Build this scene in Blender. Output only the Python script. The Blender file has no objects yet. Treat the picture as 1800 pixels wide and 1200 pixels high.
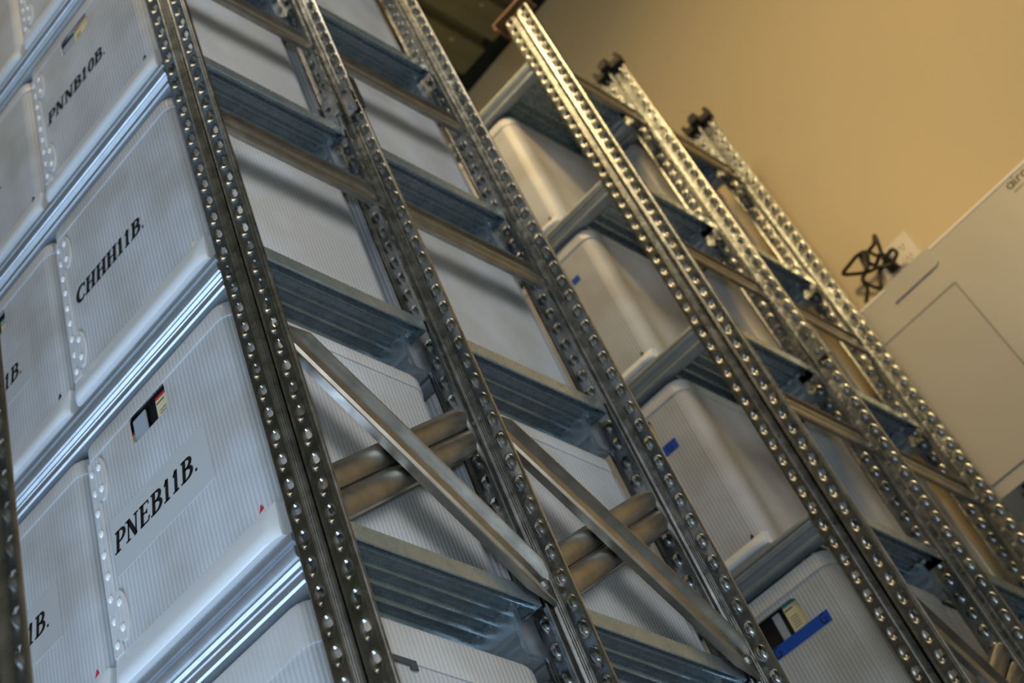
import bpy, bmesh, math, random
from mathutils import Vector, Matrix
random.seed(7)
S = 0.033                      # one hole pitch of the uprights in metres; geometry below is laid out in pitches
scn = bpy.context.scene
COL = scn.collection

# ------------------------------------------------------------------ camera
cam_d = bpy.data.cameras.new('camera'); cam = bpy.data.objects.new('camera', cam_d); COL.objects.link(cam)
R0 = (0.5742099, 0.80433807, -0.15271954); R1 = (-0.71092048, 0.3973448, -0.58026647); R2 = (-0.4060481, 0.4417662, 0.79997973)
CP = (23.87534, -28.58328, -54.00753)
M = Matrix(((R0[0], -R1[0], -R2[0], CP[0] * S), (R0[1], -R1[1], -R2[1], CP[1] * S), (R0[2], -R1[2], -R2[2], CP[2] * S), (0, 0, 0, 1)))
cam.matrix_world = M
cam_d.sensor_fit = 'HORIZONTAL'; cam_d.sensor_width = 36
cam_d.lens = 2662.2 * 36 / 1800
cam_d.shift_x = (900 - 284) / 1800; cam_d.shift_y = (184.2 - 600) / 1800
cam_d.clip_start = 0.05; cam_d.clip_end = 60
cam_d.dof.use_dof = True; cam_d.dof.focus_distance = 50 * S; cam_d.dof.aperture_fstop = 6.8
scn.camera = cam

# ------------------------------------------------------------------ world, lights, exposure
w = bpy.data.worlds.new('room_air'); scn.world = w; w.use_nodes = True
w.node_tree.nodes['Background'].inputs[0].default_value = (0.5, 0.62, 0.8, 1)
w.node_tree.nodes['Background'].inputs[1].default_value = 0.05
scn.view_settings.view_transform = 'Standard'; scn.view_settings.look = 'None'
scn.view_settings.exposure = 0.0; scn.view_settings.gamma = 1.0
scn.view_settings.use_curve_mapping = False

def area(name, loc, target, sx, sy, power, color, spread=180):
    l = bpy.data.lights.new(name, 'AREA'); l.shape = 'RECTANGLE'; l.size = sx * S; l.size_y = sy * S
    l.energy = power; l.color = color; l.spread = math.radians(spread)
    o = bpy.data.objects.new(name, l); COL.objects.link(o); o.location = [c * S for c in loc]
    d = Vector(target) - Vector(loc); o.rotation_euler = d.to_track_quat('-Z', 'Y').to_euler(); return o
# warm ceiling lamps over the far aisle, then added fill lights with no fixture in view
area('warm_ceiling_lamp', (20, 4, 61), (13, 62, 16), 18, 8, 5.4, (1.0, 0.68, 0.27), 72)
area('warm_ceiling_lamp', (-18, 29, 61), (-14, 34, 10), 30, 6, 3, (1.0, 0.72, 0.34))
area('aisle_ceiling_lamp', (4, -24, 60), (-8, -4, 0), 36, 6, 14, (1.0, 0.82, 0.55))
area('cool_low_fill', (-36, -36, -62), (-2, 6, -8), 40, 34, 41, (0.56, 0.75, 1.0))  # added low cool fill for box fronts and beams, no known lamp here
area('side_fill_light', (77, -8, 0), (0, 1, -4), 50, 84, 8.5, (0.96, 0.98, 1.0), 56)  # added area light standing in for the lit right-hand wall
area('warm_rack_fill', (14, 8, 61), (-2, 37, 24), 10, 6, 1.5, (1.0, 0.70, 0.30), 46)  # added narrow warm fill aimed at the far rack tops
def spot(name, loc, power, color, r=1.2):
    l = bpy.data.lights.new(name, 'POINT'); l.energy = power; l.color = color; l.shadow_soft_size = r * S
    o = bpy.data.objects.new(name, l); COL.objects.link(o); o.location = [c * S for c in loc]
spot('cool_camera_light', (34, -42, -62), 56, (0.60, 0.80, 1.0), 1.6)  # unseen flash-like light near the camera, gives the lug domes their glints

# ------------------------------------------------------------------ materials
def mat(name, color, rough=0.5, metal=0.0, build=None, spec=None):
    m = bpy.data.materials.new(name); m.use_nodes = True
    b = m.node_tree.nodes['Principled BSDF']
    b.inputs['Base Color'].default_value = (*color, 1); b.inputs['Roughness'].default_value = rough
    b.inputs['Metallic'].default_value = metal
    if spec is not None: b.inputs['Specular IOR Level'].default_value = spec
    if build: build(m, m.node_tree.nodes, m.node_tree.links, b)
    return m
def tex(n, l, scale, detail=3, kind='ShaderNodeTexNoise'):
    tc = n.new('ShaderNodeTexCoord'); t = n.new(kind); t.inputs['Scale'].default_value = scale
    if kind == 'ShaderNodeTexNoise': t.inputs['Detail'].default_value = detail
    l.new(tc.outputs['Object'], t.inputs['Vector']); return t
def galv(c0, c1, r0, r1, bump=0.05):
    def f(m, n, l, b):
        t = tex(n, l, 38, 4); cr = n.new('ShaderNodeValToRGB')
        cr.color_ramp.elements[0].position = 0.35; cr.color_ramp.elements[1].position = 0.68
        cr.color_ramp.elements[0].color = (*c0, 1); cr.color_ramp.elements[1].color = (*c1, 1)
        l.new(t.outputs['Fac'], cr.inputs['Fac']); l.new(cr.outputs['Color'], b.inputs['Base Color'])
        t2 = tex(n, l, 90, 2); mr = n.new('ShaderNodeMapRange')
        mr.inputs['To Min'].default_value = r0; mr.inputs['To Max'].default_value = r1
        l.new(t2.outputs['Fac'], mr.inputs['Value']); l.new(mr.outputs['Result'], b.inputs['Roughness'])
        bp = n.new('ShaderNodeBump'); bp.inputs['Strength'].default_value = bump; bp.inputs['Distance'].default_value = 0.0006
        t3 = tex(n, l, 260, 2); l.new(t3.outputs['Fac'], bp.inputs['Height']); l.new(bp.outputs['Normal'], b.inputs['Normal'])
    return f
GALV = mat('galvanised_steel', (0.5, 0.52, 0.54), 0.35, 1.0, galv((0.26, 0.28, 0.30), (0.44, 0.46, 0.48), 0.20, 0.38))
GDECK = mat('galvanised_deck_steel', (0.4, 0.45, 0.48), 0.3, 0.8, galv((0.36, 0.44, 0.48), (0.47, 0.55, 0.59), 0.22, 0.32, 0.02))
GBEAM = mat('galvanised_beam_steel', (0.5, 0.55, 0.6), 0.5, 0.72, galv((0.40, 0.45, 0.50), (0.46, 0.51, 0.56), 0.40, 0.48, 0.0))
GBRACE = mat('galvanised_brace_steel', (0.55, 0.54, 0.52), 0.35, 1.0, galv((0.36, 0.34, 0.31), (0.46, 0.44, 0.40), 0.28, 0.46, 0.04))

def plastic(flutes, amount, tl):
    def f(m, n, l, b):
        tc = n.new('ShaderNodeTexCoord'); dot = n.new('ShaderNodeVectorMath'); dot.operation = 'DOT_PRODUCT'
        dot.inputs[1].default_value = (1, 1, 0); l.new(tc.outputs['Object'], dot.inputs[0])
        mul = n.new('ShaderNodeMath'); mul.operation = 'MULTIPLY'; mul.inputs[1].default_value = 2 * math.pi / (flutes * S)
        l.new(dot.outputs['Value'], mul.inputs[0])
        sn = n.new('ShaderNodeMath'); sn.operation = 'SINE'; l.new(mul.outputs[0], sn.inputs[0])
        t = tex(n, l, 9, 2); cr = n.new('ShaderNodeValToRGB')
        cr.color_ramp.elements[0].position = 0.38; cr.color_ramp.elements[1].position = 0.62
        cr.color_ramp.elements[0].color = (0.62, 0.605, 0.585, 1); cr.color_ramp.elements[1].color = (0.74, 0.75, 0.77, 1)
        l.new(t.outputs['Fac'], cr.inputs['Fac'])
        mx = n.new('ShaderNodeMix'); mx.data_type = 'RGBA'; mx.blend_type = 'MULTIPLY'
        mr = n.new('ShaderNodeMapRange'); mr.inputs['From Min'].default_value = -1
        mr.inputs['To Min'].default_value = 0.0; mr.inputs['To Max'].default_value = amount
        l.new(sn.outputs[0], mr.inputs['Value']); l.new(mr.outputs['Result'], mx.inputs['Factor'])
        l.new(cr.outputs['Color'], mx.inputs['A']); mx.inputs['B'].default_value = (0.62, 0.68, 0.76, 1)
        l.new(mx.outputs['Result'], b.inputs['Base Color'])
        bp = n.new('ShaderNodeBump'); bp.inputs['Strength'].default_value = 0.35; bp.inputs['Distance'].default_value = 0.0006
        l.new(sn.outputs[0], bp.inputs['Height']); l.new(bp.outputs['Normal'], b.inputs['Normal'])
        tr = n.new('ShaderNodeBsdfTranslucent'); l.new(mx.outputs['Result'], tr.inputs['Color'])
        ms = n.new('ShaderNodeMixShader'); ms.inputs[0].default_value = tl
        l.new(b.outputs[0], ms.inputs[1]); l.new(tr.outputs[0], ms.inputs[2])
        l.new(ms.outputs[0], n['Material Output'].inputs['Surface'])
    return f
PLAST = mat('fluted_translucent_plastic', (0.6, 0.6, 0.6), 0.38, 0, plastic(0.21, 0.55, 0.18))
PSMOOTH = mat('smooth_translucent_plastic', (0.66, 0.68, 0.71), 0.32, 0, plastic(0.21, 0.08, 0.15))
PSOLID = mat('thick_folded_plastic', (0.74, 0.77, 0.80), 0.28)
LABEL = mat('clear_label_film', (0.50, 0.515, 0.52), 0.42)
INK = mat('black_ink', (0.006, 0.006, 0.007), 0.5)
RIVET = mat('clear_rivet', (0.78, 0.80, 0.84), 0.12, 0, None, 0.9)
CREAM = mat('cream_paper', (0.72, 0.62, 0.36), 0.7)
RED = mat('red_print', (0.55, 0.02, 0.03), 0.6)
TEAL = mat('teal_print', (0.02, 0.22, 0.25), 0.6)
BLACKF = mat('black_folder', (0.006, 0.006, 0.007), 0.55)
GREYF = mat('grey_divider', (0.34, 0.38, 0.43), 0.6)
DKGREY = mat('charcoal_folder', (0.06, 0.065, 0.08), 0.5)
TAPE = mat('blue_painters_tape', (0.005, 0.075, 0.46), 0.6)
CAPB = mat('black_plastic_cap', (0.012, 0.011, 0.010), 0.5)
CAPR = mat('rust_brown_cap', (0.16, 0.085, 0.04), 0.6)
WHITE = mat('white_enamel', (0.47, 0.455, 0.43), 0.30)
PLATE = mat('white_plastic_plate', (0.70, 0.66, 0.60), 0.35)
CORD = mat('black_rubber_cord', (0.010, 0.009, 0.008), 0.45)
SEAM = mat('seam_shadow_gap', (0.20, 0.21, 0.23), 0.7)
def wallnoise(a, c, sc, bump):
    def f(m, n, l, b):
        t = tex(n, l, sc, 4); cr = n.new('ShaderNodeValToRGB')
        cr.color_ramp.elements[0].position = 0.3; cr.color_ramp.elements[1].position = 0.7
        cr.color_ramp.elements[0].color = (*a, 1); cr.color_ramp.elements[1].color = (*c, 1)
        l.new(t.outputs['Fac'], cr.inputs['Fac']); l.new(cr.outputs['Color'], b.inputs['Base Color'])
        bp = n.new('ShaderNodeBump'); bp.inputs['Strength'].default_value = bump; bp.inputs['Distance'].default_value = 0.001
        t3 = tex(n, l, 150, 3); l.new(t3.outputs['Fac'], bp.inputs['Height']); l.new(bp.outputs['Normal'], b.inputs['Normal'])
    return f
WALL = mat('painted_plaster_wall', (0.66, 0.59, 0.46), 0.75, 0, wallnoise((0.60, 0.505, 0.34), (0.61, 0.515, 0.35), 1.2, 0.05))
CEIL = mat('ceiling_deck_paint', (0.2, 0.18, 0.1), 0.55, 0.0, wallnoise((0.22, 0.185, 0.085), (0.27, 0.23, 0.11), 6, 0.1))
FLOOR = mat('grey_concrete_floor', (0.34, 0.35, 0.36), 0.6, 0, wallnoise((0.28, 0.29, 0.30), (0.38, 0.39, 0.40), 2.5, 0.2))

# ------------------------------------------------------------------ mesh helpers (coordinates in pitches)
class MB:
    def __init__(s): s.v = []; s.f = []
    def add(s, vs, fs):
        o = len(s.v); s.v += [tuple(p) for p in vs]; s.f += [tuple(i + o for i in f) for f in fs]
    def box(s, x0, x1, y0, y1, z0, z1):
        s.add([(x0, y0, z0), (x1, y0, z0), (x1, y1, z0), (x0, y1, z0), (x0, y0, z1), (x1, y0, z1), (x1, y1, z1), (x0, y1, z1)],
              [(3, 2, 1, 0), (4, 5, 6, 7), (0, 1, 5, 4), (1, 2, 6, 5), (2, 3, 7, 6), (3, 0, 4, 7)])
    def sweep(s, prof, a, b, axis, closed=True, caps=True):
        """extrude a 2-D profile along axis 0/1/2 from a to b; profile coords are the other two axes in order"""
        def P(t, p):
            q = [0, 0, 0]; r = [i for i in range(3) if i != axis]; q[axis] = t; q[r[0]] = p[0]; q[r[1]] = p[1]; return q
        n = len(prof); vs = [P(a, p) for p in prof] + [P(b, p) for p in prof]
        fs = [(i, (i + 1) % n, n + (i + 1) % n, n + i) for i in range(n if closed else n - 1)]
        if closed and caps: fs += [tuple(range(n))[::-1], tuple(range(n, 2 * n))]
        s.add(vs, fs)
    def tube(s, pts, r, seg=8):
        P = [Vector(p) for p in pts]; n = len(P); vs = []
        up = Vector((0.3, 0.5, 0.8))
        for i, p in enumerate(P):
            t = (P[min(i + 1, n - 1)] - P[max(i - 1, 0)]).normalized()
            u = t.cross(up).normalized(); v = t.cross(u)
            for k in range(seg):
                a = 2 * math.pi * k / seg; vs.append(p + r * (math.cos(a) * u + math.sin(a) * v))
        fs = [(i * seg + k, i * seg + (k + 1) % seg, (i + 1) * seg + (k + 1) % seg, (i + 1) * seg + k) for i in range(n - 1) for k in range(seg)]
        fs += [tuple(range(seg)), tuple(range((n - 1) * seg, n * seg))[::-1]]
        s.add(vs, fs)
    def mesh(s, name, m, smooth=False, angle=None):
        me = bpy.data.meshes.new(name); me.from_pydata([(a * S, b * S, c * S) for a, b, c in s.v], [], s.f)
        me.validate()
        bm = bmesh.new(); bm.from_mesh(me); bmesh.ops.remove_doubles(bm, verts=bm.verts, dist=1e-6)
        bmesh.ops.recalc_face_normals(bm, faces=bm.faces)
        if angle is not None:
            for f in bm.faces: f.smooth = True
            for e in bm.edges:
                if len(e.link_faces) == 2 and e.calc_face_angle(0) > math.radians(angle): e.smooth = False
        bm.to_mesh(me); bm.free()
        me.materials.append(m); return me
def link(name, me, parent=None, loc=(0, 0, 0), rz=0.0, mtx=None):
    o = bpy.data.objects.new(name, me); COL.objects.link(o)
    if mtx is not None: o.matrix_local = mtx
    else: o.location = [c * S for c in loc]; o.rotation_euler = (0, 0, rz)
    if parent is not None: o.parent = parent
    return o
def thing(name, label, cat, loc=(0, 0, 0), rz=0, group=None):
    o = bpy.data.objects.new(name, None); COL.objects.link(o); o.empty_display_size = 0.05
    o.location = [c * S for c in loc]; o.rotation_euler = (0, 0, rz); o['label'] = label; o['category'] = cat
    if group: o['group'] = group
    return o
def tag(o, label, cat, group=None):
    o['label'] = label; o['category'] = cat
    if group: o['group'] = group
    return o
def struct(name, mb, m, loc=(0, 0, 0), rz=0):
    o = link(name, mb.mesh(name, m), None, loc, rz); o['kind'] = 'structure'; return o

# ------------------------------------------------------------------ layout constants (pitches)
YA, YB, YC, YD, YE, YF, YG = 0.0, 10.43, 21.0, 36.1, 46.38, 56.51, -11.55
XU = -0.65                # centre line of the right-hand uprights
XL = -30.6                # centre line of the left-hand uprights
FLOORZ, CEILZ, TOPZ = -100.0, 63.8, 31.8
LEV2 = [26.55, 13.5, 0.65, -12.3, -25.2, -38.1, -51.0, -64.0, -77.0, -90.0]
LEV1 = [25.7, 12.85, 0.0, -12.85, -25.7, -38.55, -51.4, -64.25, -77.1, -90.0]
WY = math.radians(-3)     # the back wall is 3 degrees off the racks

# ------------------------------------------------------------------ room shell
m = MB(); m.box(-90, 80, -110, 70, -2, 0); struct('floor', m, FLOOR, (0, 0, FLOORZ))
m = MB(); m.box(-100, 100, 0, 3, FLOORZ, CEILZ); struct('wall_back', m, WALL, (0, 62, 0), WY)
m = MB(); m.box(-90, 80, -113, -110, FLOORZ, CEILZ + 4); struct('wall_front', m, WALL)
m = MB(); m.box(-93, -90, -110, 66, FLOORZ, CEILZ + 4); struct('wall_left', m, WALL)
m = MB(); m.box(80, 83, -110, 57.5, FLOORZ, CEILZ + 4); struct('wall_right', m, WALL)
# ceiling of profiled steel deck, flutes running along Y; each sheet is a panel
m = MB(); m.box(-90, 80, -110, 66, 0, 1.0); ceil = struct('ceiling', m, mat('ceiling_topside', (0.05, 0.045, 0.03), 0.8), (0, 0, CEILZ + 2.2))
def deck_profile():
    m = MB(); P = [(0, 0.0), (3.3, 0.0), (3.5, 1.5), (4.3, 1.5), (4.5, 0.0)]
    top = [(x, z + 0.12) for x, z in P]
    m.sweep([(x, z) for x, z in P] + top[::-1], -110, 61.0, 1)
    m.box(1.5, 1.66, -110, 61.0, -0.06, 0.0)
    return m.mesh('ceiling_panel', CEIL)
cpm = deck_profile()
sc = MB()
hexv = [(0.22 * math.cos(2 * math.pi * k / 8), 0.22 * math.sin(2 * math.pi * k / 8)) for k in range(8)]
sc.add([(x, y, 0) for x, y in hexv] + [(x * 0.7, y * 0.7, -0.18) for x, y in hexv],
       [(k, (k + 1) % 8, 8 + (k + 1) % 8, 8 + k) for k in range(8)] + [tuple(range(8, 16))])
scm = sc.mesh('screw', mat('zinc_screw', (0.75, 0.68, 0.5), 0.35, 0.8))
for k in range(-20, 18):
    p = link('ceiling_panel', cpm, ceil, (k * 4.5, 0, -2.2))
    if -6 <= k <= 1:
        for y in (48.5, 57.0): link('screw', scm, p, (2.6, y, 0))

# ------------------------------------------------------------------ upright with punched lugs
def lug_strip(mb, u0, z0, z1, sgn=1):
    us = [-0.30, -0.22, -0.165, -0.11, -0.055, 0, 0.055, 0.11, 0.165, 0.22, 0.30]
    zs = [0.0, 0.16, 0.24, 0.32, 0.40, 0.48, 0.56, 0.64, 0.72, 0.78, 0.84, 0.92]
    def dep(u, z):
        r = (u / 0.19) ** 2 + ((z - 0.52) / 0.31) ** 2
        if r >= 1: return 0.0
        return 0.17 * (1 - r) ** 0.8
    n = int(round(z1 - z0)); nu = len(us)
    rows = []
    for k in range(n):
        for z in zs: rows.append((z0 + k + z, k, z))
    rows.append((z0 + n, n, 0.0))
    vs = []
    for (Z, k, z) in rows:
        for u in us: vs.append((u0 + u, dep(u, z) if z > 0 else 0, Z))
    fs = []
    for r in range(len(rows) - 1):
        zc = (rows[r][2] + (rows[r + 1][2] or 1.0)) / 2
        for c in range(nu - 1):
            uc = (us[c] + us[c + 1]) / 2
            if abs(uc) < 0.12 and 0.52 < zc < 0.78: continue
            a = r * nu + c; fs.append((a, a + 1, a + nu + 1, a + nu))
    mb.add(vs, fs)
def upright_mesh():
    m = MB(); zb, zl = FLOORZ, -47.5 
    zt = TOPZ - 0.0
    n = int(zt - (zl)) 
    zt2 = zl + n
    for u0 in (-0.65, 0.65): lug_strip(m, u0, zl, zt2)
    for s in (-1, 1):
        # outer edge and returned lip, inner ramps and the hollow stem
        outer = [(s * 0.95, 0), (s * 0.98, 0.03), (s * 1.03, 0.03), (s * 1.08, 0.06), (s * 1.10, 0.10), (s * 1.10, 0.20), (s * 1.04, 0.23)]
        inner = [(s * 0.35, 0), (s * 0.33, 0.01), (s * 0.30, 0.05), (s * 0.27, 0.04), (s * 0.235, 0.09), (s * 0.20, 0.065), (s * 0.165, 0.12), (s * 0.13, 0.10), (s * 0.09, 0.17), (s * 0.045, 0.22), (s * 0.04, 0.42), (s * 0.11, 0.46), (s * 0.11, 0.60), (s * 0.07, 0.64), (0, 0.64)]
        m.sweep(outer, zb, zt2, 2, closed=False); m.sweep(inner, zb, zt2, 2, closed=False)
        m.add([(s * 0.35, 0, zb), (s * 0.95, 0, zb), (s * 0.95, 0, zl), (s * 0.35, 0, zl)], [(0, 1, 2, 3)])
    return m.mesh('upright', GALV, angle=40), zt2
UPR, ZTOP = upright_mesh()
def tag_part(o, lab): o['label'] = lab; return o

def cap_mesh(m0, tall):
    m = MB()
    m.box(-1.22, 1.22, -0.12, 0.52, -0.22, 0.30); m.box(-0.34, 0.34, 0.30, 1.1, -0.22, 0.30)
    m.box(-0.30, 0.30, -0.15, 0.7, 0.30, 0.95); m.box(-1.22, -0.95, -0.12, 0.52, 0.30, 0.75); m.box(0.95, 1.22, -0.12, 0.52, 0.30, 0.75)
    return m.mesh('post_cap', m0)
def plate_cap_mesh():
    m = MB(); m.box(-1.75, 1.2, -0.35, 1.3, 0.25, 0.45); m.box(-1.75, -1.6, -0.35, 1.3, -0.35, 0.3); m.box(-0.25, 0.25, 0.1, 1.0, -0.3, 0.3)
    return m.mesh('post_cap', CAPR)
CAPM = cap_mesh(CAPB, True); CAPP = plate_cap_mesh()
def foot_mesh():
    m = MB(); m.box(-1.6, 1.6, -0.6, 1.5, 0.0, 0.14)
    return m.mesh('foot_plate', GALV)
FOOT = foot_mesh()
def bolt_mesh():
    m = MB(); P = [(0.17 * math.cos(math.pi * k / 3), 0.17 * math.sin(math.pi * k / 3)) for k in range(6)]
    m.sweep(P, 0, 0.12, 0); return m.mesh('bolt', GALV)
BOLT = bolt_mesh()
def splice_mesh():
    m = MB()
    for s in (-1, 1):
        m.sweep([(s * 0.34, 0.24), (s * 0.93, 0.24), (s * 0.93, 0.31), (s * 0.34, 0.31)], -1.2, 1.2, 2)
        m.sweep([(s * 0.31, -0.03), (s * 1.14, -0.03), (s * 1.14, 0.36), (s * 1.17, 0.36), (s * 1.17, -0.07), (s * 0.31, -0.07)], -1.2, 1.2, 2)
    m.sweep([(-0.17, 0.45), (0.17, 0.45), (0.17, 0.70), (-0.17, 0.70)], -0.9, 0.9, 2)
    for z in (-0.7, 0.55):
        for s in (-1, 1): m.box(s * 0.62 - 0.12, s * 0.62 + 0.12, 0.31, 0.42, z - 0.1, z + 0.1)
    return m.mesh('splice_sleeve', GALV)
SPL = splice_mesh()

# beam profile: (y, z) with the front face near y=0 and the groove at z=0
BP = [(0.95, 0.46), (0.16, 0.46), (0.05, 0.40), (0.02, 0.30), (0.02, 0.10), (0.16, 0.055), (0.16, -0.04), (0.02, -0.09), (-0.05, -0.20), (-0.05, -0.36),
      (0.02, -0.50), (0.12, -0.56), (0.06, -0.60), (0.06, -0.66), (0.16, -0.74), (0.16, -0.92), (0.05, -0.98), (0.12, -1.03), (0.05, -1.08), (0.05, -1.32), (0.12, -1.38),
      (0.55, -1.42), (0.74, -1.36), (0.88, -1.22), (0.95, -1.04), (0.95, -0.84), (0.86, -0.66), (0.84, -0.52), (0.94, -0.40), (0.98, -0.20), (0.97, 0.2)]
def beam_mesh():
    m = MB(); a, b = XL + 1.15, XU - 1.15
    m.sweep(BP, a, b, 0)
    return m.mesh('beam', GBEAM, angle=28)
BEAM = beam_mesh()
def lugplate_mesh():
    m = MB(); m.sweep([(0.42, -1.4), (0.9, -1.4), (0.9, 0.5), (0.42, 0.5)], XU - 1.16, XU - 0.98, 0)
    for z in (-1.0, -0.1): m.box(XU - 1.02, XU - 0.80, 0.44, 0.6, z - 0.14, z + 0.14)
    return m.mesh('beam_connector', GBEAM)
CONN = lugplate_mesh()
def endplate_mesh(xa, xb):
    m = MB(); m.sweep([(0.03, -1.36), (0.9, -1.36), (0.98, 0.44), (0.03, 0.44)], xa, xb, 0)
    return m.mesh('beam_connector', GBEAM)
CONN2 = [endplate_mesh(XL + 0.98, XL + 1.16), endplate_mesh(XU - 1.16, XU - 0.98)]

# shelf panel: ribbed sheet spanning from front beam to rear beam (local x 0..4.95, y 0..9.9)
PW = 4.92
def panel_mesh(L):
    m = MB(); t = 0.07
    prof = [(0.0, -0.62), (0.0, 0.0)]
    x = 0.12; prof += [(0.05, 0.02)]
    k = 0
    while x < PW - 0.72:
        prof += [(x + 0.10, -0.06), (x + 0.30, -0.06), (x + 0.36, -0.20), (x + 0.43, -0.27), (x + 0.50, -0.27), (x + 0.57, -0.20), (x + 0.62, -0.06)]
        x += 0.62
    prof += [(PW - 0.05, 0.02), (PW, 0.0), (PW, -0.62)]
    inner = []
    for (a, b) in prof: inner.append((min(max(a, t), PW - t), b + t if b > -0.6 else b))
    # open sheet with thickness
    m.sweep(prof + inner[::-1], 0.0, L, 1)
    # crimped end tabs
    x = 0.12
    while x < PW - 0.72:
        for y in (0.35, L - 0.62):
            m.add([(x + 0.14, y, -0.26), (x + 0.44, y, -0.26), (x + 0.40, y + 0.10, -0.40), (x + 0.18, y + 0.10, -0.40), (x + 0.14, y + 0.22, -0.26), (x + 0.44, y + 0.22, -0.26)],
                  [(0, 1, 2, 3), (3, 2, 5, 4), (0, 3, 4), (1, 5, 2)])
        x += 0.62
    return m.mesh('shelf_panel', GDECK, angle=30)
PAN1 = panel_mesh(10.05)

# braces between two uprights, built in the Y-Z plane at x = XU + 0.22
def brace_mesh(y0, z0, y1, z1, wid, kind, name='brace'):
    m = MB(); d = Vector((0, y1 - y0, z1 - z0)); L = d.length; d.normalize(); n = Vector((0, -d.z, d.y))
    h = wid / 2; o = Vector((0, y0, z0))
    if kind == 'channel':
        prof = [(0.30, -h), (0.0, -h), (0.0, -h * 0.35), (0.09, -h * 0.25), (0.09, h * 0.25), (0.0, h * 0.35), (0.0, h), (0.30, h)]
        back = [(a + 0.05, b * 0.94) for a, b in prof]; back[0] = (0.30, -h * 0.94); back[-1] = (0.30, h * 0.94)
    elif kind == 'grooved':
        prof = [(0.22, -h), (0.0, -h), (0.0, -h * .55), (.08, -h * .48), (.08, -h * .3), (0.0, -h * .22), (0.0, h * .22), (.08, h * .3), (.08, h * .48), (0.0, h * .55), (0.0, h), (.22, h)]
        back = [(a + 0.05, b * 0.96) for a, b in prof]; back[0] = (0.22, -h * 0.94); back[-1] = (0.22, h * 0.94)
    else:
        prof = []
        for c in (-h / 2, h / 2):
            for k in range(9):
                a = -math.pi / 2 + math.pi * k / 8; prof.append((0.34 * math.cos(a) ** 0.8 if math.cos(a) > 1e-6 else 0.0, c + h / 2 * math.sin(a) * 0.98))
        back = [(a - 0.06, b) for a, b in prof]
    pts = prof + back[::-1]; N = len(pts)
    st = [(0, 0.55), (0.35, 0.62), (1.1, 1.0), (L - 1.1, 1.0), (L - 0.35, 0.62), (L, 0.55)] if kind != 'tube' else [(0, 0.9), (0.5, 1.0), (L - 0.5, 1.0), (L, 0.9)]
    vs = []
    for (t, sc_) in st:
        fl = 0.25 if (sc_ < 0.8) else 1.0
        for (a, b) in pts: vs.append(o + d * t + n * (b * sc_) + Vector((a * fl, 0, 0)))
    fs = [(r * N + i, r * N + (i + 1) % N, (r + 1) * N + (i + 1) % N, (r + 1) * N + i) for r in range(len(st) - 1) for i in range(N)]
    fs += [tuple(range(N)), tuple(range((len(st) - 1) * N, len(st) * N))[::-1]]
    m.add(vs, fs)
    return m.mesh(name, GBRACE, angle=25)

def rack(label, posts, front_first, levels, splices, caps, zoff=0.0, bs=1.0, braces=None, group='galvanised steel storage racks'):
    """posts: list of web-plane Y (first faces -Y, rest face +Y)"""
    t = thing('storage_rack', label, 'rack', (0, posts[0], FLOORZ), 0, group)
    oz = -FLOORZ; oy = -posts[0]
    for i, y in enumerate(posts):
        rz = 0 if (i == 0 and front_first) else math.pi
        for x in (XU, XL):
            u = link('upright', UPR, t, (x, y + oy, oz + zoff), rz)
            link('foot_plate', FOOT, u, (0, 0, FLOORZ - zoff))
            if caps.get(i): link('post_cap', caps[i], u, (0, 0, ZTOP + 0.02))
            if splices.get(i) is not None: tag_part(link('splice_sleeve', SPL, u, (0, 0, splices[i] - zoff)), 'joining sleeve around the upright')
    for j in range(len(posts) - 1):
        y0, y1 = posts[j] + oy, posts[j + 1] + oy
        a = y0 + (0.55 if (j == 0 and front_first) else 0.12); b = y1 - 0.35
        xx = XU + 0.12
        zs = [(24.6, 'g'), (7.0, 'g'), (-4.95, 'g'), (-42, 'g'), (-66, 'g'), (-90, 'g')] if braces is None else braces
        for z, k in zs:
            br = link('brace', brace_mesh(a + 0.02, z, b + 0.1, z, 1.5, 'grooved'), t, (xx, 0, oz))
            for yy in (a + 0.25, b - 0.3): link('bolt', BOLT, br, (0.03, yy, z))
            link('brace', br.data, t, (XL + 0.12, 0, oz))
        br = link('brace', brace_mesh(a + 0.05, -17.2, b + 0.30, -25.6, 1.75, 'channel'), t, (xx + 0.06, 0, oz)); br['label'] = 'diagonal channel brace'
        for yy, zz in ((a + 0.25, -17.6), (b - 0.1, -25.1)): link('bolt', BOLT, br, (0.03, yy, zz))
        br = link('brace', brace_mesh(a + 0.4, -24.4, b + 0.1, -17.8, 1.85, 'tube'), t, (xx - 0.40, 0, oz)); br['label'] = 'double-lobed diagonal brace'
    for z in levels:
        for y in posts[1:-1]: link('beam', BEAM, t, (0, y + oy + 0.03, oz + z)).scale = (1, 1, bs)
        for i, y in enumerate(posts):
            rz = 0 if (i == 0 and front_first) else math.pi
            yy = y + oy + (0.05 if rz == 0 else -0.02)
            if rz == 0: be = link('beam', BEAM, t, (0, yy, oz + z)); be.scale = (1, 1, bs); link('beam_connector', CONN, be)
            else:
                be = link('beam', BEAM, t, (XU + XL, yy, oz + z), math.pi); be.scale = (1, 1, bs); [link('beam_connector', q, be) for q in CONN2]
        for j in range(len(posts) - 1):
            y0 = posts[j] + oy + (0.72 if (j == 0 and front_first) else 0.62)
            n = 6; x1 = XU + 0.0
            for k in range(n):
                xa = -0.62 - (k + 1) * (PW + 0.035)
                L = posts[j + 1] - posts[j]
                o = link('shelf_panel', PAN1, t, (xa, y0, oz + z + 0.46))
                o.scale = (1, (L - (1.44 if (j == 0 and front_first) else 1.34)) / 10.05, 1)
    return t
rack('galvanised rack full of boxes in the foreground, labelled fronts facing the near aisle', [YA, YB, YC], True, LEV1, {1: 2.4}, {0: CAPM, 1: CAPM, 2: CAPM})
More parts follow.
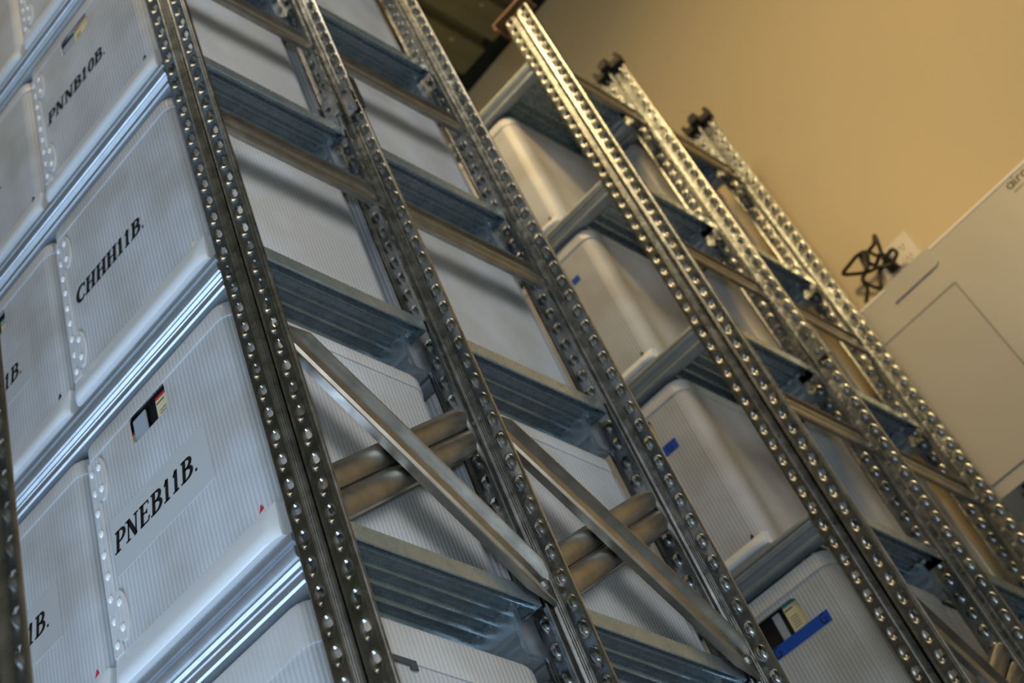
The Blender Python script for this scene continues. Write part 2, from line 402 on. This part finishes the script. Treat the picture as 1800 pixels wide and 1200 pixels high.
rack('farther galvanised rack with capped upright tops against the tan back wall', [YD, YE, YF], True, LEV2, {1: 2.6}, {0: CAPP, 1: CAPM, 2: CAPM}, bs=0.72)
rack('nearest rack whose single bright upright crosses the lower left corner', [YG - 10.3, YG], True, [25.7, -77.1, -90.0], {}, {0: CAPM, 1: CAPM})

# ------------------------------------------------------------------ lettering
def ribbon(m, pts, ws, y=0.0, th=0.03, closed=False):
    P = [Vector((a, b)) for a, b in pts]; n = len(P); vs = []
    for i in range(n):
        if closed: t = P[(i + 1) % n] - P[(i - 1) % n]
        else: t = P[min(i + 1, n - 1)] - P[max(i - 1, 0)]
        t.normalize(); q = Vector((-t.y, t.x)); wv = ws[i] / 2 if isinstance(ws, (list, tuple)) else ws / 2
        for s in (1, -1):
            a = P[i] + q * wv * s; vs.append((a.x, y - th, a.y)); vs.append((a.x, y, a.y))
    fs = []
    R = range(n) if closed else range(n - 1)
    for i in R:
        a = i * 4; b = ((i + 1) % n) * 4
        fs += [(a, b, b + 2, a + 2), (a, a + 1, b + 1, b), (a + 2, b + 2, b + 3, a + 3)]
    if not closed: fs += [(0, 2, 3, 1), (4 * n - 4, 4 * n - 3, 4 * n - 1, 4 * n - 2)]
    m.add(vs, fs)
def arc(cx, cy, rx, ry, a0, a1, n=12): return [(cx + rx * math.cos(math.radians(a0 + (a1 - a0) * k / n)), cy + ry * math.sin(math.radians(a0 + (a1 - a0) * k / n))) for k in range(n + 1)]
TK, TN = 0.20, 0.075
def glyph(ch):
    """list of (points, widths, closed), advance"""
    def stem(x, w=TK, a=0.0, b=1.0): return ([(x, a), (x, b)], [w, w], False)
    def serif(x, z, h=0.16): return ([(x - h, z), (x + h, z)], [TN, TN], False)
    def bowl(x, z0, z1, rx):
        p = [(x, z1)] + arc(x + 0.12, (z0 + z1) / 2, rx, (z1 - z0) / 2, 90, -90, 12) + [(x, z0)]
        w = [TN] + [TN + (TK - TN) * math.sin(math.pi * k / 12) ** 1.2 for k in range(13)] + [TN]
        return (p, w, False)
    S_ = TN / 2
    if ch == 'P': return [stem(.16), serif(.16, S_, .2), serif(.1, 1 - S_, .14), bowl(.16, .45, 1 - S_, .34)], .68
    if ch == 'B': return [stem(.16), serif(.12, S_, .16), serif(.1, 1 - S_, .14), bowl(.16, .53, 1 - S_, .31), bowl(.16, S_, .53, .38)], .76
    if ch == 'E': return [stem(.16), serif(.1, 1 - S_, .14), ([(.04, S_), (.6, S_), (.66, .22)], [TN, TN, TN * 1.4], False), ([(.1, 1 - S_), (.58, 1 - S_), (.6, .8)], [TN, TN, TN * 1.3], False), ([(.16, .52), (.48, .52)], [TN, TN], False), ([(.48, .42), (.48, .62)], [TN, TN], False)], .72
    if ch == 'N': return [stem(.14, TN * 1.2), serif(.14, S_, .15), serif(.06, 1 - S_, .12), ([(.12, .98), (.68, .02)], [TK * 1.1, TK * 1.1], False), stem(.68, TN * 1.2), serif(.68, 1 - S_, .15)], .86
    if ch == 'H': return [stem(.16), stem(.66), serif(.16, S_, .19), serif(.66, S_, .19), serif(.16, 1 - S_, .19), serif(.66, 1 - S_, .19), ([(.16, .5), (.66, .5)], [TN, TN], False)], .86
    if ch == 'C':
        p = arc(.44, .5, .37, .47, 50, 320, 18); w = [TN * 1.2 + (TK - TN) * max(0, math.sin(math.pi * k / 18)) ** 1.5 for k in range(19)]
        return [(p, w, False), ([(.68, .72), (.68, .96)], [TN * 1.2, TN * 1.2], False)], .76
    if ch == '1': return [stem(.22, TK * 0.95), serif(.22, S_, .19), ([(.04, .76), (.22, .96)], [TN, TK * .7], False)], .52
    if ch == '0':
        p = arc(.30, .5, .22, .46, 0, 360, 20)[:-1]; w = [TN + (TK * .95 - TN) * abs(math.cos(2 * math.pi * k / 20)) for k in range(20)]
        return [(p, w, True)], .60
    if ch == '.': return [([(.04, .06), (.16, .06)], [.12, .12], False)], .2
    return [], .4
def lettering(text, H, width, shear=0.20):
    m = MB(); x = 0; items = []
    for ch in text:
        g, adv = glyph(ch); items.append((x, g)); x += adv + 0.10
    k = width / (x * H)
    for x0, g in items:
        for pts, ws, cl in g:
            q = [((x0 + a) * H * k + b * shear * H, b * H) for a, b in pts]
            ribbon(m, q, [w_ * H * (0.5 + 0.5 * k) for w_ in ws], 0, 0.012, cl)
    return m.mesh('lettering', INK)

# ------------------------------------------------------------------ boxes
BW, BD, BH = 9.2, 9.9, 10.6
def outline(w_, d_, r, n=5, front_gap=True):
    """open loop starting and ending on the front side"""
    hw, hd = w_ / 2, d_ / 2; P = [(-hw + r, -hd)]; q = r + 0.4
    for cx, cy, a0, r in ((-hw + r, -hd + r, 270, r), (-hw + r, hd - r, 180, r), (hw - q, hd - q, 90, q), (hw - q, -hd + q, 0, q)):
        for k in range(n + 1):
            a = math.radians(a0 - 90 * k / n); P.append((cx + r * math.cos(a), cy + r * math.sin(a)))
    return P
def body_mesh():
    m = MB(); P = outline(BW, BD, 0.42); Q = outline(BW - 0.2, BD - 0.2, 0.34)
    Q[0] = (P[0][0], P[0][1] + 0.1); Q[-1] = (P[-1][0], P[-1][1] + 0.1)
    n = len(P); vs = []
    for (z) in (0.0, BH - 0.35):
        for p in P: vs.append((p[0], p[1], z))
        for p in Q: vs.append((p[0], p[1], z))
    fs = []
    for i in range(n - 1):
        fs.append((i, i + 1, 2 * n + i + 1, 2 * n + i)); fs.append((n + i, n + i + 1, 3 * n + i + 1, 3 * n + i)); fs.append((2 * n + i, 2 * n + i + 1, 3 * n + i + 1, 3 * n + i))
    fs.append((0, n, 3 * n, 2 * n)); fs.append((n - 1, 2 * n - 1, 4 * n - 1, 3 * n - 1))
    m.add(vs, fs)
    m.add([(p[0], p[1], 0.0) for p in Q] + [(p[0], p[1], 0.1) for p in Q], [tuple(range(n)), tuple(range(n, 2 * n))])
    return m.mesh('box_body', PLAST, angle=35)
def front_mesh(hole=None):
    """front panel as a solid sheet; hole = (x0, x1, z0, z1) rounded"""
    m = MB(); x0, x1, z0, z1 = -BW / 2 + 0.42, BW / 2 - 0.82, 0.4, BH - 0.35
    t = 0.1; y = -BD / 2
    if hole is None:
        m.box(x0, x1, y, y + t, z0, z1); return m.mesh('front_panel', PLAST)
    hx0, hx1, hz0, hz1 = hole; cx, cz = (hx0 + hx1) / 2, (hz0 + hz1) / 2; r = 0.38
    H = []
    for ax, az, a0 in ((hx1 - r, hz1 - r, 0), (hx0 + r, hz1 - r, 90), (hx0 + r, hz0 + r, 180), (hx1 - r, hz0 + r, 270)):
        for k in range(7):
            a = math.radians(a0 + 15 * k); H.append((ax + r * math.cos(a), az + r * math.sin(a)))
    O = []
    for (px, pz) in H:
        dx, dz = px - cx, pz - cz
        tt = min(((x1 - cx) / dx) if dx > 1e-6 else 1e9, ((x0 - cx) / dx) if dx < -1e-6 else 1e9, ((z1 - cz) / dz) if dz > 1e-6 else 1e9, ((z0 - cz) / dz) if dz < -1e-6 else 1e9)
        O.append([cx + dx * tt, cz + dz * tt])
    # snap nearest ring points to the rectangle corners
    for c in ((x1, z1), (x0, z1), (x0, z0), (x1, z0)):
        i = min(range(len(O)), key=lambda j: (O[j][0] - c[0]) ** 2 + (O[j][1] - c[1]) ** 2); O[i] = [c[0], c[1]]
    n = len(H); vs = []
    for yy in (y, y + t):
        vs += [(a, yy, b) for a, b in H]; vs += [(a, yy, b) for a, b in O]
    fs = []
    for i in range(n):
        j = (i + 1) % n
        fs += [(i, j, n + j, n + i), (2 * n + i, 2 * n + j, 3 * n + j, 3 * n + i), (i, j, 2 * n + j, 2 * n + i), (n + i, n + j, 3 * n + j, 3 * n + i)]
    m.add(vs, fs)
    return m.mesh('front_panel', PLAST)
def flange_mesh():
    m = MB(); y = -BD / 2; hw = BW / 2 - 0.06
    prof = [(y - 0.0, 1.32), (y - 0.05, 1.20), (y - 0.26, 0.50), (y - 0.30, 0.30), (y - 0.27, 0.10), (y - 0.18, 0.0), (y + 0.1, 0.0), (y + 0.1, 1.28)]
    vs = []; N = len(prof)
    for x, k in ((-hw, 0.35), (-hw + 0.12, 0.8), (-hw + 0.4, 1.0), (hw - 0.95, 1.0), (hw - 0.55, 0.8), (hw - 0.25, 0.3), (hw - 0.08, -0.6)):
        for a, b in prof: vs.append((x, y + (a - y) * (k if a < y else 1) + (0 if k > 0 else 0.42), b))
    fs = [(r * N + i, r * N + (i + 1) % N, (r + 1) * N + (i + 1) % N, (r + 1) * N + i) for r in range(6) for i in range(N)]
    fs += [tuple(range(N)), tuple(range(6 * N, 7 * N))]
    m.add(vs, fs); return m.mesh('bottom_flange', PSOLID, angle=40)
def lid_mesh(hs=0.8):
    m = MB(); loops = []
    o = outline(BW + 0.12, BD + 0.12, 0.48)
    spec = [(0.0, BH - hs), (0.0, BH - 0.22), (-0.06, BH - 0.06), (-0.3, BH), (-1.6, BH + 0.10)]
    n = len(o); vs = []
    for off, z in spec:
        kx = (BW + 0.12 + 2 * off) / (BW + 0.12); ky = (BD + 0.12 + 2 * off) / (BD + 0.12)
        for p in o: vs.append((p[0] * kx, p[1] * ky, z))
    L = len(spec); fs = [(r * n + i, r * n + (i + 1) % n, (r + 1) * n + (i + 1) % n, (r + 1) * n + i) for r in range(L - 1) for i in range(n)]
    fs.append(tuple(range((L - 1) * n, L * n)))
    # inner side of the skirt so the sheet has thickness
    b0 = len(vs)
    for z in (BH - hs, BH - 0.3):
        for p in o: vs.append((p[0] * 0.988, p[1] * 0.988, z))
    fs += [(b0 + i, b0 + (i + 1) % n, b0 + n + (i + 1) % n, b0 + n + i) for i in range(n)] + [(i, (i + 1) % n, b0 + (i + 1) % n, b0 + i) for i in range(n)]
    fs.append(tuple(range(b0 + n, b0 + 2 * n)))
    m.add(vs, fs); return m.mesh('lid', PSMOOTH, angle=40)
def flap_mesh():
    m = MB(); y = -BD / 2
    def slab(P, y0, y1):
        n = len(P); m.add([(a, y0, b) for a, b in P] + [(a, y1, b) for a, b in P], [tuple(range(n)), tuple(range(n, 2 * n))] + [(i, (i + 1) % n, n + (i + 1) % n, n + i) for i in range(n)])
    slab([(-4.56, 1.3), (-4.05, 1.3), (-4.05, 9.7), (-4.5, 9.7)], y - 0.05, y)
    for zc in (2.6, 8.6):
        slab([(-3.86 + 0.36 * math.cos(2 * math.pi * k / 20), zc + 1.0 * math.sin(2 * math.pi * k / 20)) for k in range(20)], y - 0.09, y)
    return m.mesh('side_flap', PSMOOTH)
def rivet_mesh():
    m = MB(); vs = [(0, -0.10, 0)]; fs = []
    for r, y in ((0.07, -0.085), (0.115, -0.04), (0.13, 0.0)):
        for k in range(8): vs.append((r * math.cos(math.pi * k / 4), y, r * 1.3 * math.sin(math.pi * k / 4)))
    for k in range(8):
        fs.append((0, 1 + k, 1 + (k + 1) % 8))
        for q in range(2): fs.append((1 + q * 8 + k, 1 + (q + 1) * 8 + k, 1 + (q + 1) * 8 + (k + 1) % 8, 1 + q * 8 + (k + 1) % 8))
    m.add(vs, fs); return m.mesh('rivet', RIVET, angle=80)
def label_mesh(x0, x1, z0, z1):
    m = MB(); m.box(x0, x1, -BD / 2 - 0.02, -BD / 2, z0, z1); return m.mesh('label', LABEL)
BODY, FRONT, FLANGE, LID, FLAP, RIV = body_mesh(), front_mesh(), flange_mesh(), lid_mesh(), flap_mesh(), rivet_mesh()
LIDD = lid_mesh(1.5)
HOLE = (-1.85, 0.45, 8.55, 10.0)
FRONTH = front_mesh(HOLE); FRONT_LOW = front_mesh((-0.9, 2.1, 8.0, 9.55)); FRONT_MID = front_mesh((-0.9, 1.85, 8.35, 9.7))
LBL = label_mesh(-3.78, 2.0, 4.1, 6.5)
_corner = {}
def corner(col):
    if col.name not in _corner:
        m = MB(); m.sweep([(-0.10, -0.10), (0.13, -0.04), (0.02, 0.16)], -0.02, 0.0, 1); _corner[col.name] = m.mesh('corner_nick', col)
    return _corner[col.name]
SHELF_TOP = 0.46 + 0.145
def box(X0, Y0, shelf, label, text=None, front=True, hole=False, flip=False, lidd=False, nick=None, group='white fluted plastic boxes', flapped=True, lbl=True, dx=0.0, rz=0.0, tall=1.0, fl=1.0):
    """X0 = right side, Y0 = front face"""
    z = shelf + SHELF_TOP
    t = thing('storage_box', label, 'box', (X0 - BW / 2, Y0 + BD / 2, z), math.pi if flip else rz, group)
    t.scale = (1, 1, tall)
    link('box_body', BODY, t)
    link('front_panel', (hole if hole not in (True, False) else FRONTH) if hole else FRONT, t)
    link('bottom_flange', FLANGE, t).scale = (1, 1, fl); link('lid', LIDD if lidd else LID, t)
    if front and flapped:
        f = link('side_flap', FLAP, t)
        for k in range(9): link('rivet', RIV, f, (-4.32 + 0.03 * (k % 2), -BD / 2 - 0.05, 1.7 + k * 0.93))
        for zz in (2.1, 3.1, 8.1, 9.1): link('rivet', RIV, f, (-3.84, -BD / 2 - 0.09, zz))
    if text:
        if lbl: link('label', LBL, t)
        me = lettering(text, 0.84, 5.05)
        wid = 5.05
        link('lettering', me, t, (1.36 - wid, -BD / 2 - 0.022, 5.0))
    if nick: link('corner_nick', corner(nick), t, (3.65, -BD / 2 - 0.001, 1.42 * fl + 0.06))
    return t, z

def book(x0, x1, y0, y1, z0, z1, m0, label, name='booklet', cat='booklet', band=None, group=None):
    b = MB(); b.box(x0, x1, y0, y1, 0, z1 - z0 - (0.14 if band else 0))
    t = thing(name, label, cat, (0, 0, z0), 0, group)
    link('cover' if band else 'sheet', b.mesh('cover', m0), t)
    if band:
        c = MB(); c.box(x0, x1, y0, y1, z1 - z0 - 0.14, z1 - z0); link('edge_stripe', c.mesh('edge_stripe', band), t)
        d = MB(); d.box(x0 + .05, min(x1, x0 + .5), y0 - .01, y0, z1 - z0 - .34, z1 - z0 - .28)
        for q in range(5): d.box(x0 + .15, min(x1, x0 + .55), y0 - .01, y0, z1 - z0 - .72 - q * .13, z1 - z0 - .69 - q * .13)
        link('print', d.mesh('print', DKGREY), t)
    return t

X1, X2, YF1 = -1.88, -11.2, 0.18
def contents(X0, Y0, shelf, where, kind):
    """what shows through the handle hole; hole spans X0-BW/2-1.85 .. +0.45"""
    zf = shelf + SHELF_TOP + 0.1; c = X0 - BW / 2; zt = zf + 10.0
    if kind == 'pneb':
        book(c - 0.30, c + 1.9, Y0 + 0.13, Y0 + 0.19, zf, zf + 9.55, CREAM, 'cream page with red top stripe in the handle hole of the PNEB11B box', band=RED)
        book(c - 1.72, c - 0.95, Y0 + 0.13, Y0 + 0.19, zf, zf + 9.6, GREYF, 'grey divider behind the handle hole of the PNEB11B box', 'divider', 'folder')
        book(c - 2.6, c - 1.78, Y0 + 0.16, Y0 + 0.22, zf, zf + 9.2, CREAM, 'thin cream page at the left end of the PNEB11B handle hole', band=RED)
        book(c - 4.2, c + 4.2, Y0 + 0.30, Y0 + 2.4, zf, zf + 10.0, BLACKF, 'black binder filling the box labelled PNEB11B', 'binder', 'binder')
    elif kind == 'pnnb':
        book(c - 0.80, c + 2.2, Y0 + 0.13, Y0 + 0.19, zf, zf + 9.75, CREAM, 'cream page with red top stripe in the handle hole of the PNNB10B box', band=RED)
        book(c - 2.2, c - 0.84, Y0 + 0.13, Y0 + 0.19, zf, zf + 9.4, GREYF, 'grey divider behind the handle hole of the PNNB10B box', 'divider', 'folder')
        book(c - 4.2, c + 4.2, Y0 + 0.30, Y0 + 2.4, zf, zf + 10.0, BLACKF, 'black binder filling the box labelled PNNB10B', 'binder', 'binder')
    elif kind == 'left11':
        book(c - 0.1, c + 1.9, Y0 + 0.13, Y0 + 0.19, zf, zf + 9.4, CREAM, 'cream page with teal stripe in the handle hole left of the CHHH11B box', band=TEAL)
        book(c - 4.2, c + 4.2, Y0 + 0.30, Y0 + 2.4, zf, zf + 10.0, BLACKF, 'black binder in the box left of the CHHH11B box', 'binder', 'binder')
    elif kind == 'tape_low':
        book(c + 1.15, c + 3.4, Y0 + 0.13, Y0 + 0.19, zf, zf + 9.9, CREAM, 'cream page edge in the handle hole above the long blue tape', band=TEAL)
        book(c + 0.45, c + 0.85, Y0 + 0.16, Y0 + 0.24, zf, zf + 9.8, GREYF, 'slim grey divider in the handle hole above the long blue tape', 'divider', 'folder')
        book(c - 4.2, c + 4.2, Y0 + 0.30, Y0 + 2.4, zf, zf + 10.0, BLACKF, 'black binder in the box with the long blue tape', 'binder', 'binder')
    elif kind == 'tape_mid':
        book(c + 0.9, c + 3.4, Y0 + 0.13, Y0 + 0.19, zf, zf + 10.0, CREAM, 'cream page with red stripe in the hole beside the short blue tape', band=RED)
        book(c - 4.2, c + 4.2, Y0 + 0.30, Y0 + 2.4, zf, zf + 10.0, BLACKF, 'black binder in the box with the short blue tape', 'binder', 'binder')

# foreground rack, front cell
box(X1, YF1, 12.85, 'white plastic box directly above the PNNB10B box, only its lower front in frame', nick=BLACKF)
box(X2, YF1, 12.85, 'white plastic box cut off by the top left corner of the picture')
box(X1, YF1, 0.0, 'white plastic box labelled PNNB10B with a handle hole', text='PNNB10B.', hole=True, nick=BLACKF, lbl=False)
contents(X1, YF1, 0.0, '', 'pnnb')
box(X2, YF1, 0.0, 'white plastic box left of the PNNB10B box, label ending in B at the frame edge', text='PNSB10B.', nick=BLACKF, lbl=False)
box(X1, YF1, -12.85, 'white plastic box labelled CHHH11B, without a handle hole', text='CHHH11B.', nick=CREAM, lbl=False)
box(X2, YF1, -12.85, 'white plastic box left of the CHHH11B box, label ending in 11B', text='CNNH11B.', hole=True, nick=BLACKF)
contents(X2, YF1, -12.85, '', 'left11')
box(X1, YF1, -25.7, 'white plastic box labelled PNEB11B with a handle hole showing pages', text='PNEB11B.', hole=True, nick=RED)
contents(X1, YF1, -25.7, '', 'pneb')
box(X2, YF1, -25.7, 'white plastic box left of the PNEB11B box, label ending in 1B', text='PNEB11B.', nick=RED)
bx, zz = box(X1, YF1, -38.55, 'lowest white plastic box of the foreground rack, its lid under the PNEB11B shelf', lidd=True)
box(X2, YF1, -38.55, 'white plastic box on the lowest visible shelf, below the box labelled 1B', lidd=True)
# dark plate painted as the notch opening in the lowest box's side skirt
m = MB(); m.box(BW / 2 + 0.055, BW / 2 + 0.10, -2.3, -1.2, BH - 1.62, BH - 1.42); m.box(BW / 2 + 0.055, BW / 2 + 0.10, -1.5, -1.2, BH - 1.75, BH - 1.62)
link('notch_patch', m.mesh('notch_patch', DKGREY), bx)
# foreground rack, rear cell (their backs towards the near cell)
for k, (zl, lb) in enumerate(((12.85, 'rear box at the very top, between the middle and rear uprights'), (0.0, 'rear box one shelf below the topmost rear box'),
                     (-12.85, 'rear box in the middle of the foreground rack, behind the CHHH11B box'), (-25.7, 'rear box behind the X-shaped braces, level with the PNEB11B box'),
                     (-38.55, 'lowest rear box, behind the lower right brace'))):
    box(X1, YB + 0.45, zl, 'white plastic ' + lb, flip=True)
# farther rack
XD = -3.9; YF2 = YD + 0.45
tp = {}
for zl, XX, lb, hole in ((LEV2[1], -5.2, 'white plastic box highest on the far rack, warm light on its face', False), (LEV2[2], -4.3, 'white plastic box with a tiny blue tape scrap on the far rack', False),
               (LEV2[3], -4.05, 'white plastic box with a short blue tape on the far rack', FRONT_MID), (LEV2[4], -2.1, 'white plastic box with a long blue tape under its handle hole', FRONT_LOW)):
    tp[zl] = box(XX, YF2, zl, lb, hole=hole, flapped=False, nick=BLACKF, tall=1.048, fl=0.5)[0]
contents(-2.1, YF2, LEV2[4], '', 'tape_low'); contents(-4.05, YF2, LEV2[3], '', 'tape_mid')
def tape(parent, x0, x1, z0, z1, name_l, marks):
    m = MB(); m.box(x0, x1, -BD / 2 - 0.03, -BD / 2, z0, z1)
    o = link('tape', m.mesh('tape', TAPE), parent); o['label'] = name_l
    g = MB()
    for x in marks:
        ribbon(g, [(x + a * .22, (z0 + z1) / 2 + b * .22) for a, b in arc(0, 0, .8, 1, 60, 330, 10)] + [(x + .16, (z0 + z1) / 2), (x, (z0 + z1) / 2)], 0.055, -BD / 2 - 0.03, 0.005)
    link('handwriting', g.mesh('handwriting', INK), o)
c4 = -2.1 - BW / 2; c3 = -4.05 - BW / 2; c2 = -4.3 - BW / 2
tape(tp[LEV2[4]], -7.0 - c4, -3.55 - c4, 7.58, 8.12, 'long blue tape', (-6.75 - c4, -3.9 - c4))
tape(tp[LEV2[3]], -6.97 - c3, -6.0 - c3, 7.2, 7.78, 'short blue tape', (-6.5 - c3,))
tape(tp[LEV2[2]], -6.87 - c2, -6.3 - c2, 7.72, 8.15, 'scrap of blue tape', ())
for zl, lb in ((LEV2[1], 'topmost box in the rear half of the far rack'), (LEV2[2], 'second box from the top in the rear half of the far rack'),
               (LEV2[3], 'third box from the top in the rear half of the far rack'), (LEV2[4], 'lowest visible box in the rear half of the far rack')):
    box(-2.4, YE + 0.35, zl, 'white plastic ' + lb, flip=True, tall=1.048, fl=0.5)

# ------------------------------------------------------------------ back wall equipment (in the wall's own axes)
WM = Matrix.Translation((0, 62 * S, 0)) @ Matrix.Rotation(WY, 4, 'Z')
def wall_thing(name, label, cat, u, z):
    t = thing(name, label, cat); t.matrix_world = WM @ Matrix.Translation((u * S, 0, z * S)); return t
t = wall_thing('wall_unit', 'large white wall-mounted machine right of the far rack', 'appliance', 8.0, -4.2)
def rounded_case(w_, h_, d_, r):
    m = MB(); P = []
    for cx, cz, a0 in ((w_ / 2 - r, h_ - r, 0), (-w_ / 2 + r, h_ - r, 90), (-w_ / 2 + r, r, 180), (w_ / 2 - r, r, 270)):
        for k in range(6): a = math.radians(a0 + 18 * k); P.append((cx + r * math.cos(a), cz + r * math.sin(a)))
    n = len(P); vs = []; cx, cz = 0, h_ / 2
    sp = [(0, 0.0), (-(d_ - 0.30), 0.0), (-(d_ - 0.14), 0.05), (-(d_ - 0.03), 0.16), (-d_, 0.34)]
    for y, ins in sp:
        kx = (w_ - 2 * ins) / w_; kz = (h_ - 2 * ins) / h_
        for p in P: vs.append((p[0] * kx, y, cz + (p[1] - cz) * kz))
    fs = [(r_ * n + i, r_ * n + (i + 1) % n, (r_ + 1) * n + (i + 1) % n, (r_ + 1) * n + i) for r_ in range(4) for i in range(n)]
    fs += [tuple(range(n)), tuple(range(4 * n, 5 * n))]
    m.add(vs, fs); return m
link('casing', rounded_case(21.0, 15.9, 3.0, 0.4).mesh('casing', WHITE, angle=30), t)
m = MB(); m.box(-10.1, 10.1, -3.02, -2.72, 15.76, 15.92); link('rim_highlight', m.mesh('rim_highlight', mat('painted_highlight', (0.9, 0.88, 0.84), 0.25)), t)  # highlight along the casing's top rim, painted as a paler strip
# service door with its seam
m = MB()
dw = [(-9.5, 0.6, -2.05, 12.74)]
x0, x1, z0, z1 = -9.6, -2.05, 1.0, 12.74
m.box(x0, x1, -3.02, -3.0, z1 - 0.06, z1 + 0.06); m.box(x1 - 0.05, x1 + 0.05, -3.02, -3.0, z0, z1); m.box(x0, x0 + 0.1, -3.02, -3.0, z0, z1)
link('door_seam', m.mesh('door_seam', SEAM), t)
m = MB(); m.box(x0 + 0.14, x1 - 0.14, -3.10, -3.0, z0, z1 - 0.14); link('service_door', m.mesh('service_door', WHITE), t)
m = MB(); m.box(-10.3, 10.3, -3.12, -2.7, 0.0, 0.45); link('bottom_rail', m.mesh('bottom_rail', WHITE), t)
m = MB(); m.box(-6.7, -6.0, -2.9, -1.6, -1.25, 0.0); m.box(-6.9, -5.8, -3.1, -1.4, -1.1, -0.5); link('drain_fitting', m.mesh('drain_fitting', CAPB), t)
# logo: lower-case airc, thin sub-line
m = MB()
def lg(x, z, k, parts):
    for pts, w_ in parts: ribbon(m, [(x + a * k, z + b * k) for a, b in pts], w_ * k, 0, 0.02)
ring = arc(.30, .30, .24, .26, 0, 360, 18)
K = 0.78; xx, zz = 12.20 - 8.0, 10.78 + 4.2
lg(xx, zz, K, [(ring, .13), ([(.56, .0), (.56, .58)], .13)]); xx += 0.66 * K
lg(xx, zz, K, [([(.12, 0), (.12, .58)], .14), ([(.12, .74), (.12, .86)], .14)]); xx += 0.28 * K
lg(xx, zz, K, [([(.12, 0), (.12, .58)], .13), (arc(.34, .30, .20, .24, 160, 60, 6), .12)]); xx += 0.46 * K
lg(xx, zz, K, [(arc(.34, .30, .24, .26, 45, 315, 14), .13)])
for q in range(10):
    m.box(4.35 + q * 0.17, 4.35 + q * 0.17 + 0.10, -0.02, 0, 14.62, 14.72)
link('logo', m.mesh('logo', mat('dark_logo_print', (0.03, 0.028, 0.026), 0.5)), t, (0, -3.0, 0))
t = wall_thing('cable_bracket', 'rounded white cable bracket over the top left edge of the white machine', 'bracket', 4.4, 10.3)
m = MB(); P = [(-2.2, 0.0)] + arc(1.3, 0.35, .35, .35, -90, 0, 5) + [(1.66, 1.5), (1.5, 1.52), (-2.2, 1.5)]
n = len(P); m.add([(a, -3.07, b) for a, b in P] + [(a, -3.0, b) for a, b in P], [tuple(range(n)), tuple(range(n, 2 * n))] + [(i, (i + 1) % n, n + (i + 1) % n, n + i) for i in range(n)])
link('bracket_plate', m.mesh('bracket_plate', WHITE), t)
m = MB(); m.box(-2.2, 1.3, -3.12, -3.07, 0.0, 0.10); link('bracket_edge', m.mesh('bracket_edge', WHITE), t)
t = wall_thing('outlet_plate', 'white double socket plate on the wall behind the coiled cord', 'outlet', 3.4, 13.5)
m = MB(); m.box(-1.45, 1.45, -0.18, 0, 0, 2.7); link('cover_plate', m.mesh('cover_plate', PLATE), t)
for cx in (-0.65, 0.65):
    m = MB(); m.box(cx - 0.42, cx + 0.42, -0.26, -0.18, 0.45, 2.25); so = link('socket', m.mesh('socket', PLATE), t)
    m = MB()
    for cz in (0.85, 1.85):
        m.box(cx - 0.17, cx - 0.11, -0.27, -0.26, cz - 0.1, cz + 0.14); m.box(cx + 0.11, cx + 0.17, -0.27, -0.26, cz - 0.1, cz + 0.14); m.box(cx - 0.05, cx + 0.05, -0.27, -0.26, cz - 0.3, cz - 0.2)
    link('slot', m.mesh('slot', CORD), so)
# coiled cord
CP_ = [(0.1, 13.2, 1.3), (0.76, 13.95, 1.3), (0.93, 14.69, 1.4), (1.7, 14.9, 1.6), (2.05, 15.65, 1.3), (2.3, 16.15, 1.2), (3.0, 16.2, 1.3), (3.39, 16.7, 1.3), (3.3, 16.0, 1.4), (3.0, 15.2, 1.3), (2.97, 14.6, 1.6),
       (3.3, 14.9, 1.2), (3.7, 14.95, 1.2), (3.8, 14.4, 1.3), (3.0, 14.1, 1.3), (2.3, 14.45, 1.5), (1.4, 14.95, 1.3), (0.2, 16.0, 1.2), (0.1, 16.3, 1.2), (0.8, 16.35, 1.3), (1.75, 16.3, 1.5), (2.3, 16.2, 1.2), (2.6, 15.5, 1.3), (2.97, 14.9, 1.2), (2.6, 14.35, 1.4),
       (2.05, 14.3, 1.2), (1.75, 13.6, 1.3), (1.5, 13.25, 1.3), (1.1, 13.9, 1.2), (0.95, 14.5, 1.5), (1.5, 15.2, 1.3), (1.7, 16.1, 1.3), (2.1, 16.3, 1.4), (2.0, 15.4, 1.6), (2.2, 14.9, 1.3), (3.0, 15.1, 1.5), (3.1, 14.6, 1.0), (2.9, 14.8, 0.5), (2.75, 14.6, 0.22)]
def catmull(P, n=7):
    out = []
    for i in range(len(P) - 1):
        a, b, c, d = (Vector(P[max(i - 1, 0)]), Vector(P[i]), Vector(P[i + 1]), Vector(P[min(i + 2, len(P) - 1)]))
        for k in range(n):
            t_ = k / n; out.append(0.5 * ((2 * b) + (c - a) * t_ + (2 * a - 5 * b + 4 * c - d) * t_ ** 2 + (3 * b - a - 3 * c + d) * t_ ** 3))
    out.append(Vector(P[-1])); return out
t = wall_thing('power_cord', 'black power cord coiled in loops below the white socket plate', 'cord', 0, 0)
m = MB(); m.tube([(p.x, -p.z, p.y) for p in catmull([(a, b, c) for a, b, c in CP_])], 0.13, 8)
link('cable', m.mesh('cable', CORD, angle=60), t)
m = MB(); m.box(2.45, 3.15, -0.75, -0.26, 14.2, 14.9); link('plug', m.mesh('plug', CORD), t)
